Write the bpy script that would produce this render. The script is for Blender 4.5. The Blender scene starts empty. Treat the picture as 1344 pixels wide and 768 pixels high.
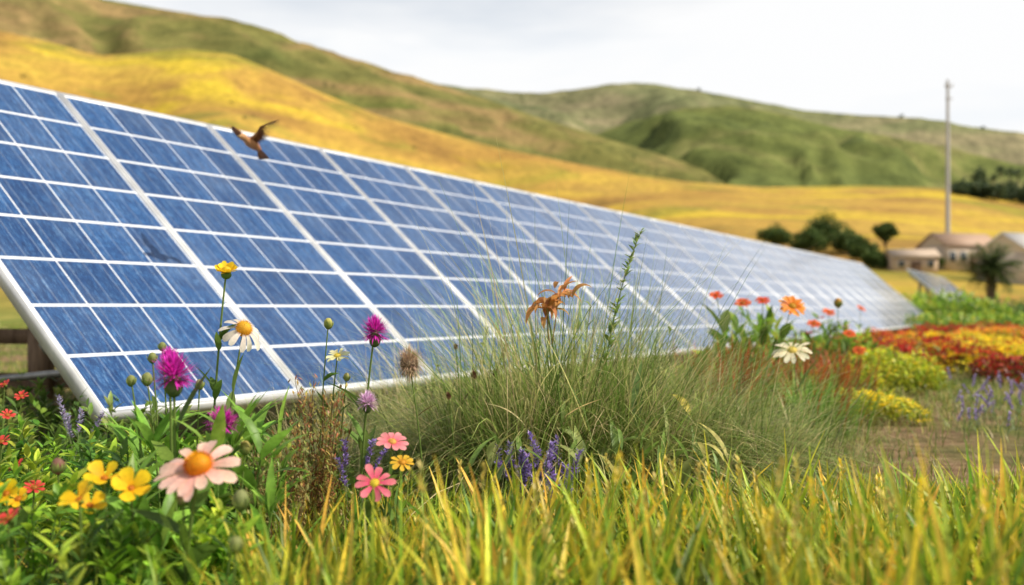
import bpy, math, numpy as np
from mathutils import Vector
rng = np.random.default_rng(11)
F=1263.0; CZ=0.584; HZ=405.0
pi=math.pi
def lx(px,y): return (px-672)/F*y
def lz(py,y): return CZ+(HZ-py)/F*y
sc=bpy.context.scene
# ---------------------------------------------------------------- noise
def _h(ix,iy,s):
    n=(ix.astype(np.int64)*374761393+iy.astype(np.int64)*668265263+s*982451653)&0xffffffff
    n=((n^(n>>13))*1274126177)&0xffffffff
    return ((n^(n>>16))&0xffff)/65535.0
def vn(x,y,s=0):
    x=np.asarray(x,float);y=np.asarray(y,float)
    ix=np.floor(x);iy=np.floor(y);fx=x-ix;fy=y-iy
    fx=fx*fx*(3-2*fx);fy=fy*fy*(3-2*fy)
    a=_h(ix,iy,s);b=_h(ix+1,iy,s);c=_h(ix,iy+1,s);d=_h(ix+1,iy+1,s)
    return (a*(1-fx)+b*fx)*(1-fy)+(c*(1-fx)+d*fx)*fy
def fbm(x,y,s=0,o=4):
    v=0;a=.5
    for i in range(o):
        v=v+a*vn(x*2**i,y*2**i,s+i);a*=.5
    return v
def sm(a,b,x):
    t=np.clip((x-a)/(b-a),0,1);return t*t*(3-2*t)
# ---------------------------------------------------------------- terrain
RG=np.array([(-1500,-60),(-400,10),(0,38),(70,55),(130,72),(180,68),(240,62),(300,68),(350,88),(420,120),(500,152),(640,190),(760,215),(900,238),(1000,245),(1120,243),(1220,245),(1344,262),(1700,290),(2600,300)],float)
def gz(x,y):
    x=np.asarray(x,float);y=np.asarray(y,float)
    px=x/np.maximum(y,30)*F+672
    rp=np.interp(px,RG[:,0],RG[:,1])
    rz=CZ+260*(HZ-rp)/F
    t=np.clip((y-35)/225,0,None)
    g=np.where(t<1,np.clip(t,0,1)**1.5,1-.75*sm(0,1,(t-1)/.5))
    z=rz*g
    w=sm(60,120,y)*(1-sm(215,258,y));lf=1-sm(700,950,px)
    z=z+w*(fbm(x/45,y/45,3)-.5)*(4+8*lf)-w*lf*13*(1-np.abs(2*vn(x/42+y/90,y/140,77)-1))**2
    near=1-sm(25,40,y)
    z=z+near*(fbm(x/1.7,y/1.7,7)-.5)*.07
    return z
# ---------------------------------------------------------------- mesh builder
class MB:
    def __init__(s): s.V=[];s.F=[];s.C=[];s.n=0
    def add(s,V,Fc,C,R=None,off=None):
        if R is not None: V=V@np.asarray(R).T
        if off is not None: V=V+np.asarray(off)
        s.V.append(V);s.F.append(Fc+s.n);s.C.append(np.clip(C,0,1));s.n+=len(V)
    def build(s,name,mat,parent=None,smooth=True):
        V=np.concatenate(s.V);Fc=np.concatenate(s.F);C=np.concatenate(s.C)
        me=bpy.data.meshes.new(name)
        me.vertices.add(len(V));me.vertices.foreach_set('co',V.astype(np.float32).ravel())
        me.loops.add(len(Fc)*4);me.loops.foreach_set('vertex_index',Fc.astype(np.int32).ravel())
        me.polygons.add(len(Fc));me.polygons.foreach_set('loop_start',np.arange(0,len(Fc)*4,4,dtype=np.int32))
        try: me.polygons.foreach_set('loop_total',np.full(len(Fc),4,dtype=np.int32))
        except Exception: pass
        me.update(calc_edges=True);me.validate()
        a=me.color_attributes.new('Col','FLOAT_COLOR','POINT')
        if len(me.vertices)==len(V):
            a.data.foreach_set('color',np.concatenate([C,np.ones((len(C),1))],1).astype(np.float32).ravel())
        if smooth: me.polygons.foreach_set('use_smooth',np.ones(len(me.polygons),bool))
        me.materials.append(mat)
        o=bpy.data.objects.new(name,me);sc.collection.objects.link(o)
        if parent: o.parent=parent
        return o
def A(v,n): 
    v=np.asarray(v,float)
    return np.full(n,v) if v.ndim==0 else v
def CC(c,n):
    c=np.asarray(c,float)
    return np.tile(c,(n,1)) if c.ndim==1 else c
def blades(base,az,L,W,lean,bend,c0,c1,segs=4,prof='grass',roll=0.,fold=0.):
    base=np.atleast_2d(np.asarray(base,float));N=len(base)
    az=A(az,N);L=A(L,N);W=A(W,N);lean=A(lean,N);bend=A(bend,N);roll=A(roll,N);c0=CC(c0,N);c1=CC(c1,N)
    t=np.linspace(0,1,segs+1);tm=(t[1:]+t[:-1])/2
    am=lean[:,None]+bend[:,None]*tm
    ds=(L/segs)[:,None]
    h=np.concatenate([np.zeros((N,1)),np.cumsum(np.sin(am)*ds,1)],1)
    z=np.concatenate([np.zeros((N,1)),np.cumsum(np.cos(am)*ds,1)],1)
    d=np.stack([np.cos(az),np.sin(az),0*az],1);up=np.array([0,0,1.])
    P=base[:,None,:]+h[:,:,None]*d[:,None,:]+z[:,:,None]*up
    an=lean[:,None]+bend[:,None]*t
    nrm=-np.cos(an)[:,:,None]*d[:,None,:]+np.sin(an)[:,:,None]*up
    sd=np.stack([-np.sin(az),np.cos(az),0*az],1)[:,None,:]
    s2=np.cos(roll)[:,None,None]*sd+np.sin(roll)[:,None,None]*nrm
    n2=-np.sin(roll)[:,None,None]*sd+np.cos(roll)[:,None,None]*nrm
    if prof=='grass': w=np.clip(.75+.6*t-1.35*t**2.2,.04,1)
    elif prof=='leaf': w=np.clip(np.sin(pi*t**.8)**.85,.06,1)
    elif prof=='petal': w=np.clip(.35+1.0*t,0,1)*np.where(t>.95,.45,1)
    else: w=np.ones_like(t)
    hw=(W[:,None]*w[None,:]/2)[:,:,None]
    cc=c0[:,None,:]*(1-t)[None,:,None]+c1[:,None,:]*t[None,:,None]
    S=segs+1
    if fold:
        cols=[P-s2*hw+n2*hw*fold,P,P+s2*hw+n2*hw*fold]
    else: cols=[P-s2*hw,P+s2*hw]
    K=len(cols)
    V=np.stack(cols,2).reshape(-1,3)
    C=np.repeat(cc[:,:,None,:],K,2).reshape(-1,3)
    q=[]
    for i in range(segs):
        for k in range(K-1):
            q.append([i*K+k,i*K+k+1,(i+1)*K+k+1,(i+1)*K+k])
    q=np.array(q)
    Fc=(np.arange(N)*S*K)[:,None,None]+q[None]
    return V,Fc.reshape(-1,4),C
def tube(mb,pts,r0,r1,c0,c1=None,n=5,R=None,off=None):
    pts=np.asarray(pts,float);m=len(pts);c1=c0 if c1 is None else c1
    T=np.gradient(pts,axis=0);T/=np.linalg.norm(T,axis=1)[:,None]+1e-9
    ref=np.array([.3,.9,.1]) if abs(T[0][2])>.7 else np.array([0,0,1.])
    X=np.cross(T,ref);X/=np.linalg.norm(X,axis=1)[:,None]+1e-9
    Y=np.cross(T,X)
    a=np.arange(n)*2*pi/n
    t=np.linspace(0,1,m)
    if np.ndim(r0)==1: r=np.asarray(r0)
    else: r=r0+(r1-r0)*t
    V=(pts[:,None,:]+r[:,None,None]*(np.cos(a)[None,:,None]*X[:,None,:]+np.sin(a)[None,:,None]*Y[:,None,:])).reshape(-1,3)
    C=np.repeat(np.asarray(c0)[None]*(1-t)[:,None]+np.asarray(c1)[None]*t[:,None],n,0)
    q=[[i*n+k,i*n+(k+1)%n,(i+1)*n+(k+1)%n,(i+1)*n+k] for i in range(m-1) for k in range(n)]
    mb.add(V,np.array(q),C,R,off)
def ball(mb,c,r,c0,c1=None,nu=10,nv=7,R=None,jit=0):
    c1=c0 if c1 is None else c1
    r=np.ones(3)*r
    th=np.linspace(0.05,pi-.05,nv)[:,None];ph=(np.arange(nu)*2*pi/nu)[None]
    V=np.stack([np.sin(th)*np.cos(ph)*r[0],np.sin(th)*np.sin(ph)*r[1],np.cos(th)*np.ones_like(ph)*r[2]],2).reshape(-1,3)
    if jit: V=V*(1+rng.normal(0,jit,(len(V),1)))
    tt=(1-np.cos(th))/2*np.ones_like(ph)
    C=(np.asarray(c1)[None,None]*(1-tt)[...,None]+np.asarray(c0)[None,None]*tt[...,None]).reshape(-1,3)
    q=[[i*nu+k,i*nu+(k+1)%nu,(i+1)*nu+(k+1)%nu,(i+1)*nu+k] for i in range(nv-1) for k in range(nu)]
    mb.add(V,np.array(q),C,R,c)
def box(mb,c,s,col,R=None,off=None):
    c=np.asarray(c,float);s=np.asarray(s,float)/2
    V=np.array([[x,y,z] for x in(-1,1) for y in(-1,1) for z in(-1,1)],float)*s+c
    q=np.array([[0,1,3,2],[4,6,7,5],[0,4,5,1],[2,3,7,6],[0,2,6,4],[1,5,7,3]])
    mb.add(V,q,np.tile(col,(8,1)),R,off)
def frame_to(d):
    d=np.asarray(d,float);d/=np.linalg.norm(d)
    x=np.cross([0,1,0],d) if abs(d[1])<.9 else np.cross([1,0,0],d)
    x/=np.linalg.norm(x);y=np.cross(d,x)
    return np.stack([x,y,d],1)
def var(c,n,a=.15,h=.06):
    c=np.asarray(c,float)
    return np.clip(c[None]*(1+rng.normal(0,a,(n,1)))*(1+rng.normal(0,h,(n,3))),0,1)
def pick(cs,n,a=.15,p=None):
    cs=np.asarray(cs,float);i=rng.choice(len(cs),n,p=p)
    return np.clip(cs[i]*(1+rng.normal(0,a,(n,1))),0,1)
# ---------------------------------------------------------------- materials
def nmat(name):
    m=bpy.data.materials.new(name);m.use_nodes=True;m.node_tree.nodes.clear();return m,m.node_tree
def fol_mat(name,trans=.35,rough=.5,vary=.3,spec=.3,ns=60,gain=1.):
    m,t=nmat(name);N=t.nodes;L=t.links
    o=N.new('ShaderNodeOutputMaterial');p=N.new('ShaderNodeBsdfPrincipled');a=N.new('ShaderNodeAttribute');a.attribute_name='Col'
    g=N.new('ShaderNodeNewGeometry')
    nz=N.new('ShaderNodeTexNoise');nz.inputs['Scale'].default_value=ns;nz.inputs['Detail'].default_value=3
    L.new(g.outputs['Position'],nz.inputs['Vector'])
    mr=N.new('ShaderNodeMapRange');mr.inputs[1].default_value=.3;mr.inputs[2].default_value=.7;mr.inputs[3].default_value=(1-vary)*gain;mr.inputs[4].default_value=(1+vary)*gain
    L.new(nz.outputs['Fac'],mr.inputs[0])
    v=N.new('ShaderNodeVectorMath');v.operation='SCALE'
    L.new(a.outputs['Color'],v.inputs[0]);L.new(mr.outputs[0],v.inputs['Scale'])
    L.new(v.outputs[0],p.inputs['Base Color']);p.inputs['Roughness'].default_value=rough
    p.inputs['Specular IOR Level'].default_value=spec
    if trans>0:
        tr=N.new('ShaderNodeBsdfTranslucent');mx=N.new('ShaderNodeMixShader');mx.inputs[0].default_value=trans
        L.new(v.outputs[0],tr.inputs['Color']);L.new(p.outputs[0],mx.inputs[1]);L.new(tr.outputs[0],mx.inputs[2]);L.new(mx.outputs[0],o.inputs[0])
    else: L.new(p.outputs[0],o.inputs[0])
    return m
MF=fol_mat('foliage',.4,.42,.25,.35,60,1.25)
MT=fol_mat('tree_foliage',.3,.6,.25,.15,3,1.)
MP=fol_mat('petal',.35,.55,.12,.2,150,1.08)
MD=fol_mat('dry_matter',.2,.8,.3,.1)
MS=fol_mat('solid_coloured',0,.6,.12,.3,20)
def noise_chain(t,scale,detail=5,vec=None,rough=.6,dist=0):
    n=t.nodes.new('ShaderNodeTexNoise');n.inputs['Scale'].default_value=scale;n.inputs['Detail'].default_value=detail
    n.inputs['Roughness'].default_value=rough;n.inputs['Distortion'].default_value=dist
    if vec: t.links.new(vec,n.inputs['Vector'])
    return n.outputs['Fac']
def ramp(t,fac,stops):
    r=t.nodes.new('ShaderNodeValToRGB');e=r.color_ramp.elements
    while len(e)<len(stops): e.new(.5)
    for k,(p,c) in zip(e,stops): k.position=p;k.color=(*c,1)
    t.links.new(fac,r.inputs[0]);return r.outputs[0]
def mixc(t,f,a,b,mode='MIX'):
    m=t.nodes.new('ShaderNodeMix');m.data_type='RGBA';m.blend_type=mode
    if isinstance(f,(int,float)): m.inputs[0].default_value=f
    else: t.links.new(f,m.inputs[0])
    for s,i in((a,6),(b,7)):
        if isinstance(s,tuple): m.inputs[i].default_value=(*s,1)
        else: t.links.new(s,m.inputs[i])
    return m.outputs[2]
def mathn(t,op,a,b=None,c=None):
    m=t.nodes.new('ShaderNodeMath');m.operation=op
    for i,s in enumerate((a,b,c)):
        if s is None: continue
        if isinstance(s,(int,float)): m.inputs[i].default_value=s
        else: t.links.new(s,m.inputs[i])
    return m.outputs[0]
def mapr(t,v,a,b,c=0,d=1):
    m=t.nodes.new('ShaderNodeMapRange');t.links.new(v,m.inputs[0])
    for i,x in enumerate((a,b,c,d)): m.inputs[i+1].default_value=x
    return m.outputs[0]
def mapping(t,vec,scale,rot=(0,0,0)):
    m=t.nodes.new('ShaderNodeMapping');m.inputs['Scale'].default_value=scale;m.inputs['Rotation'].default_value=rot;t.links.new(vec,m.inputs[0]);return m.outputs[0]
# ground
m,t=nmat('ground');N=t.nodes;L=t.links
o=N.new('ShaderNodeOutputMaterial');p=N.new('ShaderNodeBsdfPrincipled');g=N.new('ShaderNodeNewGeometry');P=g.outputs['Position']
sx=N.new('ShaderNodeSeparateXYZ');L.new(P,sx.inputs[0])
soil=ramp(t,noise_chain(t,14,6,P),[(.3,(.13,.075,.04)),(.5,(.28,.18,.10)),(.7,(.42,.30,.18))])
gr=ramp(t,noise_chain(t,5,6,P),[(.3,(.05,.08,.02)),(.55,(.16,.19,.045)),(.75,(.3,.27,.09))])
near=mixc(t,mapr(t,noise_chain(t,.9,4,P),.42,.6),gr,soil)
mp=mapping(t,P,(.02,.035,.03),(0,0,.5))
gold=ramp(t,noise_chain(t,1.1,7,mp,.58,.5),[(.28,(.21,.12,.04)),(.40,(.34,.205,.055)),(.50,(.44,.28,.065)),(.60,(.50,.35,.065)),(.74,(.30,.23,.055))])
grn=mapr(t,noise_chain(t,1.3,5,mapping(t,P,(.014,.03,.03),(0,0,-.35)),.6,.8),.54,.63)
gold=mixc(t,mathn(t,'MULTIPLY',grn,.7),gold,(.20,.22,.035))
yl=mapr(t,noise_chain(t,1.7,5,mapping(t,P,(.012,.03,.03),(0,0,-.5)),.6,.5),.54,.66)
gold=mixc(t,mathn(t,'MULTIPLY',yl,.7),gold,(.60,.46,.04))
br=mapr(t,noise_chain(t,1.,6,mapping(t,P,(.02,.04,.03),(0,0,.9)),.65,.9),.57,.70)
gold=mixc(t,mathn(t,'MULTIPLY',br,.5),gold,(.24,.15,.06))
fine=ramp(t,noise_chain(t,.45,8,P,.8),[(.3,(.55,.55,.55)),(.7,(1.38,1.34,1.2))])
gold=mixc(t,1.0,gold,fine,'MULTIPLY')
f=mapr(t,sx.outputs[1],38,62)
mid=ramp(t,noise_chain(t,.6,5,P),[(.3,(.10,.15,.03)),(.6,(.25,.26,.06)),(.75,(.42,.34,.1))])
f0=mapr(t,sx.outputs[1],14,24)
c=mixc(t,f0,near,mid);c=mixc(t,f,c,gold)
L.new(c,p.inputs['Base Color']);p.inputs['Roughness'].default_value=.95;p.inputs['Specular IOR Level'].default_value=.1
b=N.new('ShaderNodeBump');b.inputs['Strength'].default_value=.8;b.inputs['Distance'].default_value=.04;L.new(noise_chain(t,24,7,P,.75),b.inputs['Height']);L.new(b.outputs[0],p.inputs['Normal'])
L.new(p.outputs[0],o.inputs[0]);M_ground=m
def hillmat(name,stops,streak=(.01,.01,.05),sc_=1.,bush=.6):
    m,t=nmat(name);N=t.nodes;L=t.links
    o=N.new('ShaderNodeOutputMaterial');p=N.new('ShaderNodeBsdfPrincipled');g=N.new('ShaderNodeNewGeometry');P=g.outputs['Position']
    c=ramp(t,noise_chain(t,sc_,8,mapping(t,P,streak,(0,0,.4)),.6,.7),stops)
    f=ramp(t,noise_chain(t,.07,9,P,.8),[(.32,(.42,.45,.42)),(.68,(1.5,1.45,1.3))])
    c=mixc(t,1.,c,f,'MULTIPLY')
    bs=mapr(t,noise_chain(t,.16,4,P,.7),.58,.64)
    big=mapr(t,noise_chain(t,.012,4,P,.6),.45,.6)
    c=mixc(t,mathn(t,'MULTIPLY',mathn(t,'MULTIPLY',bs,big),bush),c,(.035,.055,.02))
    L.new(c,p.inputs['Base Color']);p.inputs['Roughness'].default_value=1;p.inputs['Specular IOR Level'].default_value=.05
    L.new(p.outputs[0],o.inputs[0]);return m
# ---------------------------------------------------------------- ground mesh
ys=np.concatenate([np.linspace(-14,1,12),np.linspace(1.3,12,60),np.geomspace(12.4,290,110),np.geomspace(300,2500,16)])
vs=np.linspace(-1.7,1.7,220)
Y,Vv=np.meshgrid(ys,vs,indexing='ij');X=Vv*(np.maximum(Y,-10)+18)
mb=MB();q=[]
nr,nc=Y.shape
i,j=np.meshgrid(np.arange(nr-1),np.arange(nc-1),indexing='ij');i=i.ravel();j=j.ravel()
quads=np.stack([i*nc+j,i*nc+j+1,(i+1)*nc+j+1,(i+1)*nc+j],1)
V=np.stack([X,Y,gz(X,Y)],2).reshape(-1,3)
mb.add(V,quads,np.ones((len(V),3))*.3);mb.build('ground',M_ground)
# ---------------------------------------------------------------- hills
def hill(name,pts,y0,y1,mat,amp,seed,zb=5,freq=7):
    pts=np.array(pts,float);us=np.linspace(-1.5,1.7,420);ts=np.concatenate([np.linspace(0,1,80),np.linspace(1.03,1.6,12)])
    T,U=np.meshgrid(ts,us,indexing='ij')
    px=U*F+672
    py=np.interp(px,pts[:,0],pts[:,1])
    rz=CZ+y1*(HZ-py)/F
    Yy=y0+(y1-y0)*T;Xx=U*Yy
    g=np.where(T<1,np.sin(np.clip(T,0,1)*pi/2)**1.25,1-(T-1)*.9)
    Z=zb+(rz-zb)*g
    w=np.clip(T*1.6,0,1)*np.clip((1.0-T)*3,0,1)**.8
    wx=U*freq+1.3*(fbm(U*4,T*3,seed+9)-.5)*2+T*1.4
    rd=1-np.abs(2*vn(wx,T*.8,seed)-1)
    rd2=1-np.abs(2*vn(wx*2.7,T*2.2,seed+4)-1)
    Z=Z+w*amp*((rd-1.0)+.45*(rd2-1.)+.5*(fbm(U*14,T*6,seed+2)-.75))
    Z=Z+(fbm(U*40,T*2,seed+5,3)-.45)*amp*.05
    V=np.stack([Xx,Yy,Z],2).reshape(-1,3);nr,nc=T.shape
    i,j=np.meshgrid(np.arange(nr-1),np.arange(nc-1),indexing='ij');i=i.ravel();j=j.ravel()
    q=np.stack([i*nc+j,i*nc+j+1,(i+1)*nc+j+1,(i+1)*nc+j],1)
    mb=MB();mb.add(V,q,np.ones((len(V),3))*.3);return mb.build(name,mat)
mh1=hillmat('hill_olive',[(.3,(.09,.105,.035)),(.45,(.165,.16,.055)),(.54,(.27,.19,.09)),(.66,(.14,.16,.045)),(.8,(.31,.23,.10))],(.006,.012,.03))
mh2=hillmat('hill_green',[(.3,(.075,.10,.035)),(.48,(.13,.155,.05)),(.56,(.19,.19,.075)),(.66,(.28,.23,.12)),(.8,(.14,.17,.055))],(.005,.01,.02))
mh3=hillmat('hill_far',[(.3,(.12,.14,.07)),(.48,(.18,.19,.10)),(.58,(.28,.245,.155)),(.74,(.17,.19,.095))],(.004,.01,.02))  # lighter, bluer tones: distance haze painted into the hill colour
hill('hill',[(-1500,-250),(0,-48),(130,-4),(160,2),(210,11),(300,25),(360,44),(420,66),(500,91),(560,106),(620,124),(700,152),(780,176),(860,200),(940,224),(1000,242),(1100,262),(1700,300)],285,450,mh1,26,1)
hill('hill',[(-1500,200),(560,250),(640,235),(740,192),(830,160),(900,142),(960,138),(1010,146),(1100,168),(1200,184),(1344,216),(1700,262),(2500,300)],300,560,mh2,42,21)
hill('hill',[(-1500,60),(300,130),(480,112),(560,109),(650,119),(720,121),(780,113),(830,109),(880,113),(920,119),(980,132),(1060,145),(1130,152),(1200,153),(1344,176),(1700,200),(2500,190)],480,800,mh3,65,41)
# ---------------------------------------------------------------- solar panels
k=.364
D=np.array([.504,.8637,0.]);Nn=np.array([-.8637,.504,0.]);tilt=math.radians(41.3)
Un=Nn*math.cos(tilt)+np.array([0,0,1])*math.sin(tilt)
Out=np.cross(D,Un);Out/=np.linalg.norm(Out)
if Out[2]<0: Out=-Out
m,t=nmat('solar_cells');N=t.nodes;L=t.links
o=N.new('ShaderNodeOutputMaterial');p=N.new('ShaderNodeBsdfPrincipled');uv=N.new('ShaderNodeUVMap');uv.uv_map='UVMap'
s=N.new('ShaderNodeSeparateXYZ');L.new(uv.outputs[0],s.inputs[0]);u_,v_=s.outputs[0],s.outputs[1]
fu=mathn(t,'FRACT',u_);fv=mathn(t,'FRACT',v_)
eu=mathn(t,'MINIMUM',fu,mathn(t,'SUBTRACT',1.,fu));ev=mathn(t,'MINIMUM',fv,mathn(t,'SUBTRACT',1.,fv))
lu=mathn(t,'LESS_THAN',eu,.013);lv=mathn(t,'LESS_THAN',ev,.028)
line=mathn(t,'MAXIMUM',lu,lv)
f3=mathn(t,'FRACT',mathn(t,'MULTIPLY_ADD',u_,3.,.5));e3=mathn(t,'MINIMUM',f3,mathn(t,'SUBTRACT',1.,f3));bus=mathn(t,'LESS_THAN',e3,.022)
f2=mathn(t,'FRACT',mathn(t,'MULTIPLY',v_,24.));hb=mathn(t,'LESS_THAN',f2,.12)
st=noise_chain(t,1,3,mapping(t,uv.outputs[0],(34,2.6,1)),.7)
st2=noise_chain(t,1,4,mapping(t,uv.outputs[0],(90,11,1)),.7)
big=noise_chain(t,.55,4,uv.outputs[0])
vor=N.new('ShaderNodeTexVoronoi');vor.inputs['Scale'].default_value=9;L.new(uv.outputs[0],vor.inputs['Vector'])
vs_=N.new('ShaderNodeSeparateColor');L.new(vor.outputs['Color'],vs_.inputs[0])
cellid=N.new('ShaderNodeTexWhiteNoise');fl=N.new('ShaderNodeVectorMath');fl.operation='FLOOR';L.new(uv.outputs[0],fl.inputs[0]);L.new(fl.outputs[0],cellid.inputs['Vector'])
base=ramp(t,mathn(t,'ADD',mathn(t,'MULTIPLY',st,.5),mathn(t,'MULTIPLY',st2,.5)),[(.37,(.002,.016,.07)),(.49,(.005,.042,.155)),(.56,(.03,.12,.30)),(.66,(.26,.42,.60))])  # pale streaks are light reflections painted into the cell colour
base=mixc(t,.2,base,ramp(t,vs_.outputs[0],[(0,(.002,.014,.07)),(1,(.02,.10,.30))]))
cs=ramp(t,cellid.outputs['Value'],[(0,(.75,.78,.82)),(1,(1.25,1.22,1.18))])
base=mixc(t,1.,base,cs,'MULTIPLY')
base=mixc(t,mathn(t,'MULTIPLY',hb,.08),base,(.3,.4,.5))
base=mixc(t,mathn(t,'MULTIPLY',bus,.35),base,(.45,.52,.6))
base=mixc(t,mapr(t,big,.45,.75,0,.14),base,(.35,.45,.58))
base=mixc(t,line,base,(.80,.83,.86))
L.new(base,p.inputs['Base Color']);p.inputs['Roughness'].default_value=.4;p.inputs['Specular IOR Level'].default_value=.35;p.inputs['Coat Weight'].default_value=1.;p.inputs['Coat Roughness'].default_value=.06
L.new(p.outputs[0],o.inputs[0]);M_cell=m
m,t=nmat('aluminium_frame');N=t.nodes;o=N.new('ShaderNodeOutputMaterial');p=N.new('ShaderNodeBsdfPrincipled')
g=N.new('ShaderNodeNewGeometry')
t.links.new(ramp(t,noise_chain(t,8,5,g.outputs['Position']),[(.3,(.54,.55,.56)),(.7,(.76,.77,.78))]),p.inputs['Base Color']);p.inputs['Roughness'].default_value=.4;p.inputs['Metallic'].default_value=.25;t.links.new(p.outputs[0],o.inputs[0]);M_al=m
m,t=nmat('galvanised_steel');N=t.nodes;o=N.new('ShaderNodeOutputMaterial');p=N.new('ShaderNodeBsdfPrincipled');g=N.new('ShaderNodeNewGeometry')
t.links.new(ramp(t,noise_chain(t,12,5,g.outputs['Position']),[(.3,(.2,.2,.19)),(.7,(.36,.35,.33))]),p.inputs['Base Color']);p.inputs['Roughness'].default_value=.5;p.inputs['Metallic'].default_value=.6;t.links.new(p.outputs[0],o.inputs[0]);M_st=m
def array(P0,ncol,name,wid=1.0,Ln=2.26,zg=0):
    e=bpy.data.objects.new(name,None);sc.collection.objects.link(e)
    R=np.stack([D,Un,Out],1)
    fr=MB();st=MB();fw=.017;dp=.055
    vs=[];fs=[];uvs=[]
    for i in range(ncol):
        x0=i*wid+.003;x1=(i+1)*wid-.003
        c=[1,1,1]
        box(fr,((x0+fw/2),Ln/2,-dp/2),(fw,Ln,dp),c,R,P0)
        box(fr,((x1-fw/2),Ln/2,-dp/2),(fw,Ln,dp),c,R,P0)
        box(fr,((x0+x1)/2,fw/2,-dp/2),(x1-x0-2*fw,fw,dp),c,R,P0)
        box(fr,((x0+x1)/2,Ln-fw/2,-dp/2),(x1-x0-2*fw,fw,dp),c,R,P0)
        a,b_,lo,hi=x0+fw,x1-fw,fw,Ln-fw
        n=len(vs);tj=rng.normal(0,.0015,4)
        for (xx,yy),jj in zip(((a,lo),(b_,lo),(b_,hi),(a,hi)),tj): vs.append(P0+R@np.array([xx,yy,-.006+jj]))
        fs.append((n,n+1,n+2,n+3));o_=i*4+i*.0
        mu=.035;mv=.03
        uvs+=[(o_-mu,-mv),(o_+4+mu,-mv),(o_+4+mu,8+mv),(o_-mu,8+mv)]
        box(st,((x0+x1)/2,Ln/2,-.03),(x1-x0-2*fw-.002,Ln-2*fw-.002,.02),[.7,.7,.7],R,P0)
    me=bpy.data.meshes.new('cells');me.from_pydata([tuple(v) for v in vs],[],fs);ul=me.uv_layers.new(name='UVMap')
    for l,uvc in zip(ul.data,uvs): l.uv=uvc
    me.materials.append(M_cell);oo=bpy.data.objects.new('cells',me);sc.collection.objects.link(oo);oo.parent=e
    fr.build('frames',M_al,e,False);
    rk=MB();LL=ncol*wid
    for vv in (.45,1.8): box(rk,(LL/2,vv,-dp-.03),(LL-.1,.05,.055),[1,1,1],R,P0)
    xs=np.arange(.5,LL,2.0)
    for x in xs:
        box(rk,(x,Ln/2,-dp-.09),(.05,Ln*.9,.06),[1,1,1],R,P0)
        for vv in(.35,1.85):
            q=P0+R@np.array([x,vv,-dp-.12]);hh=q[2]-zg+.1
            box(rk,(q[0],q[1],q[2]-hh/2),(.07,.07,hh),[1,1,1])
        a_=P0+R@np.array([x,.4,-dp-.12]);b2=P0+R@np.array([x,1.85,-dp-.12]);b2[2]=zg+.25
        a_[2]=max(a_[2],zg+.1)
        tube(rk,[a_,b2],.018,.018,[1,1,1])
    rk.build('support_rack',M_st,e,False);st.build('back_sheets',M_al,e,False)
    return e
P0=np.array([-3.84*k,9.02*k,.22])
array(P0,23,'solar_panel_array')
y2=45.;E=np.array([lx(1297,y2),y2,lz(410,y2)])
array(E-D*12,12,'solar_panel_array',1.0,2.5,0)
wd,t=nmat('weathered_wood');N=t.nodes;o=N.new('ShaderNodeOutputMaterial');p=N.new('ShaderNodeBsdfPrincipled');g=N.new('ShaderNodeNewGeometry')
t.links.new(ramp(t,noise_chain(t,6,6,mapping(t,g.outputs['Position'],(6,6,.8))),[(.3,(.10,.06,.035)),(.7,(.3,.2,.12))]),p.inputs['Base Color']);p.inputs['Roughness'].default_value=.9;t.links.new(p.outputs[0],o.inputs[0])
mb=MB()
for i in range(9):
    y=5.6;x=-4.9+i*.36
    box(mb,(x,y,.3),(.12,.08,.62+.04*(i%3)),[1,1,1])
box(mb,(-3.4,5.67,.42),(3.4,.04,.09),[1,1,1]);box(mb,(-3.4,5.67,.16),(3.4,.04,.09),[1,1,1])
mb.build('wooden_fence',wd,None,False)
# ---------------------------------------------------------------- vegetation
def under(x,y,lim=.15):
    s=(x-P0[0])*Nn[0]+(y-P0[1])*Nn[1];a=(x-P0[0])*D[0]+(y-P0[1])*D[1]
    return (s>lim)&(a>-.3)&(a<23.3)&(s<2.4)
GR=[(.12,.19,.03),(.19,.26,.04),(.28,.30,.06),(.38,.33,.11),(.48,.38,.18)]
def field(name,n,y0,y1,h0,h1,w0,cols,p,umax=.62,uxmin=None,dens=None,segs=3):
    y=np.sqrt(rng.uniform(y0**2,y1**2,n));u=rng.uniform(uxmin if uxmin is not None else -umax,umax,n);x=u*y
    keep=~under(x,y)&(rng.random(n)<np.clip(.35+1.4*(fbm(x*1.1,y*1.1,13)-.3)*1.6,0.12,1))
    if dens is not None: keep&=rng.random(n)<dens(x,y)
    x=x[keep];y=y[keep];n=len(x)
    h=rng.uniform(h0,h1,n)*(.55+.9*fbm(x*1.5,y*1.5,17))
    c=pick(cols,n,.2,p);tone=.7+.7*fbm(x*.8,y*.8,23)[:,None];c=c*tone
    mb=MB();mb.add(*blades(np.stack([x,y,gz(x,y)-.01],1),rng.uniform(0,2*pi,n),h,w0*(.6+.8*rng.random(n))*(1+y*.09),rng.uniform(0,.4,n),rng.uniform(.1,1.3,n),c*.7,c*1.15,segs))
    return mb.build(name,MF)
def dirt(x,y): 
    px=x/y*F+672
    d=1-.97*np.exp(-(((px-1320)/160)**2+((y-3.9)/1.1)**2))*(.6+.8*fbm(x*3,y*3,51))
    return np.clip(d,.03,1)
field('meadow_grass',60000,2.2,9,.04,.12,.0034,GR,[.28,.27,.2,.15,.10],dens=dirt)
field('meadow_grass',50000,9,36,.05,.14,.006,GR,[.25,.3,.25,.12,.08],dens=dirt)
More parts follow.
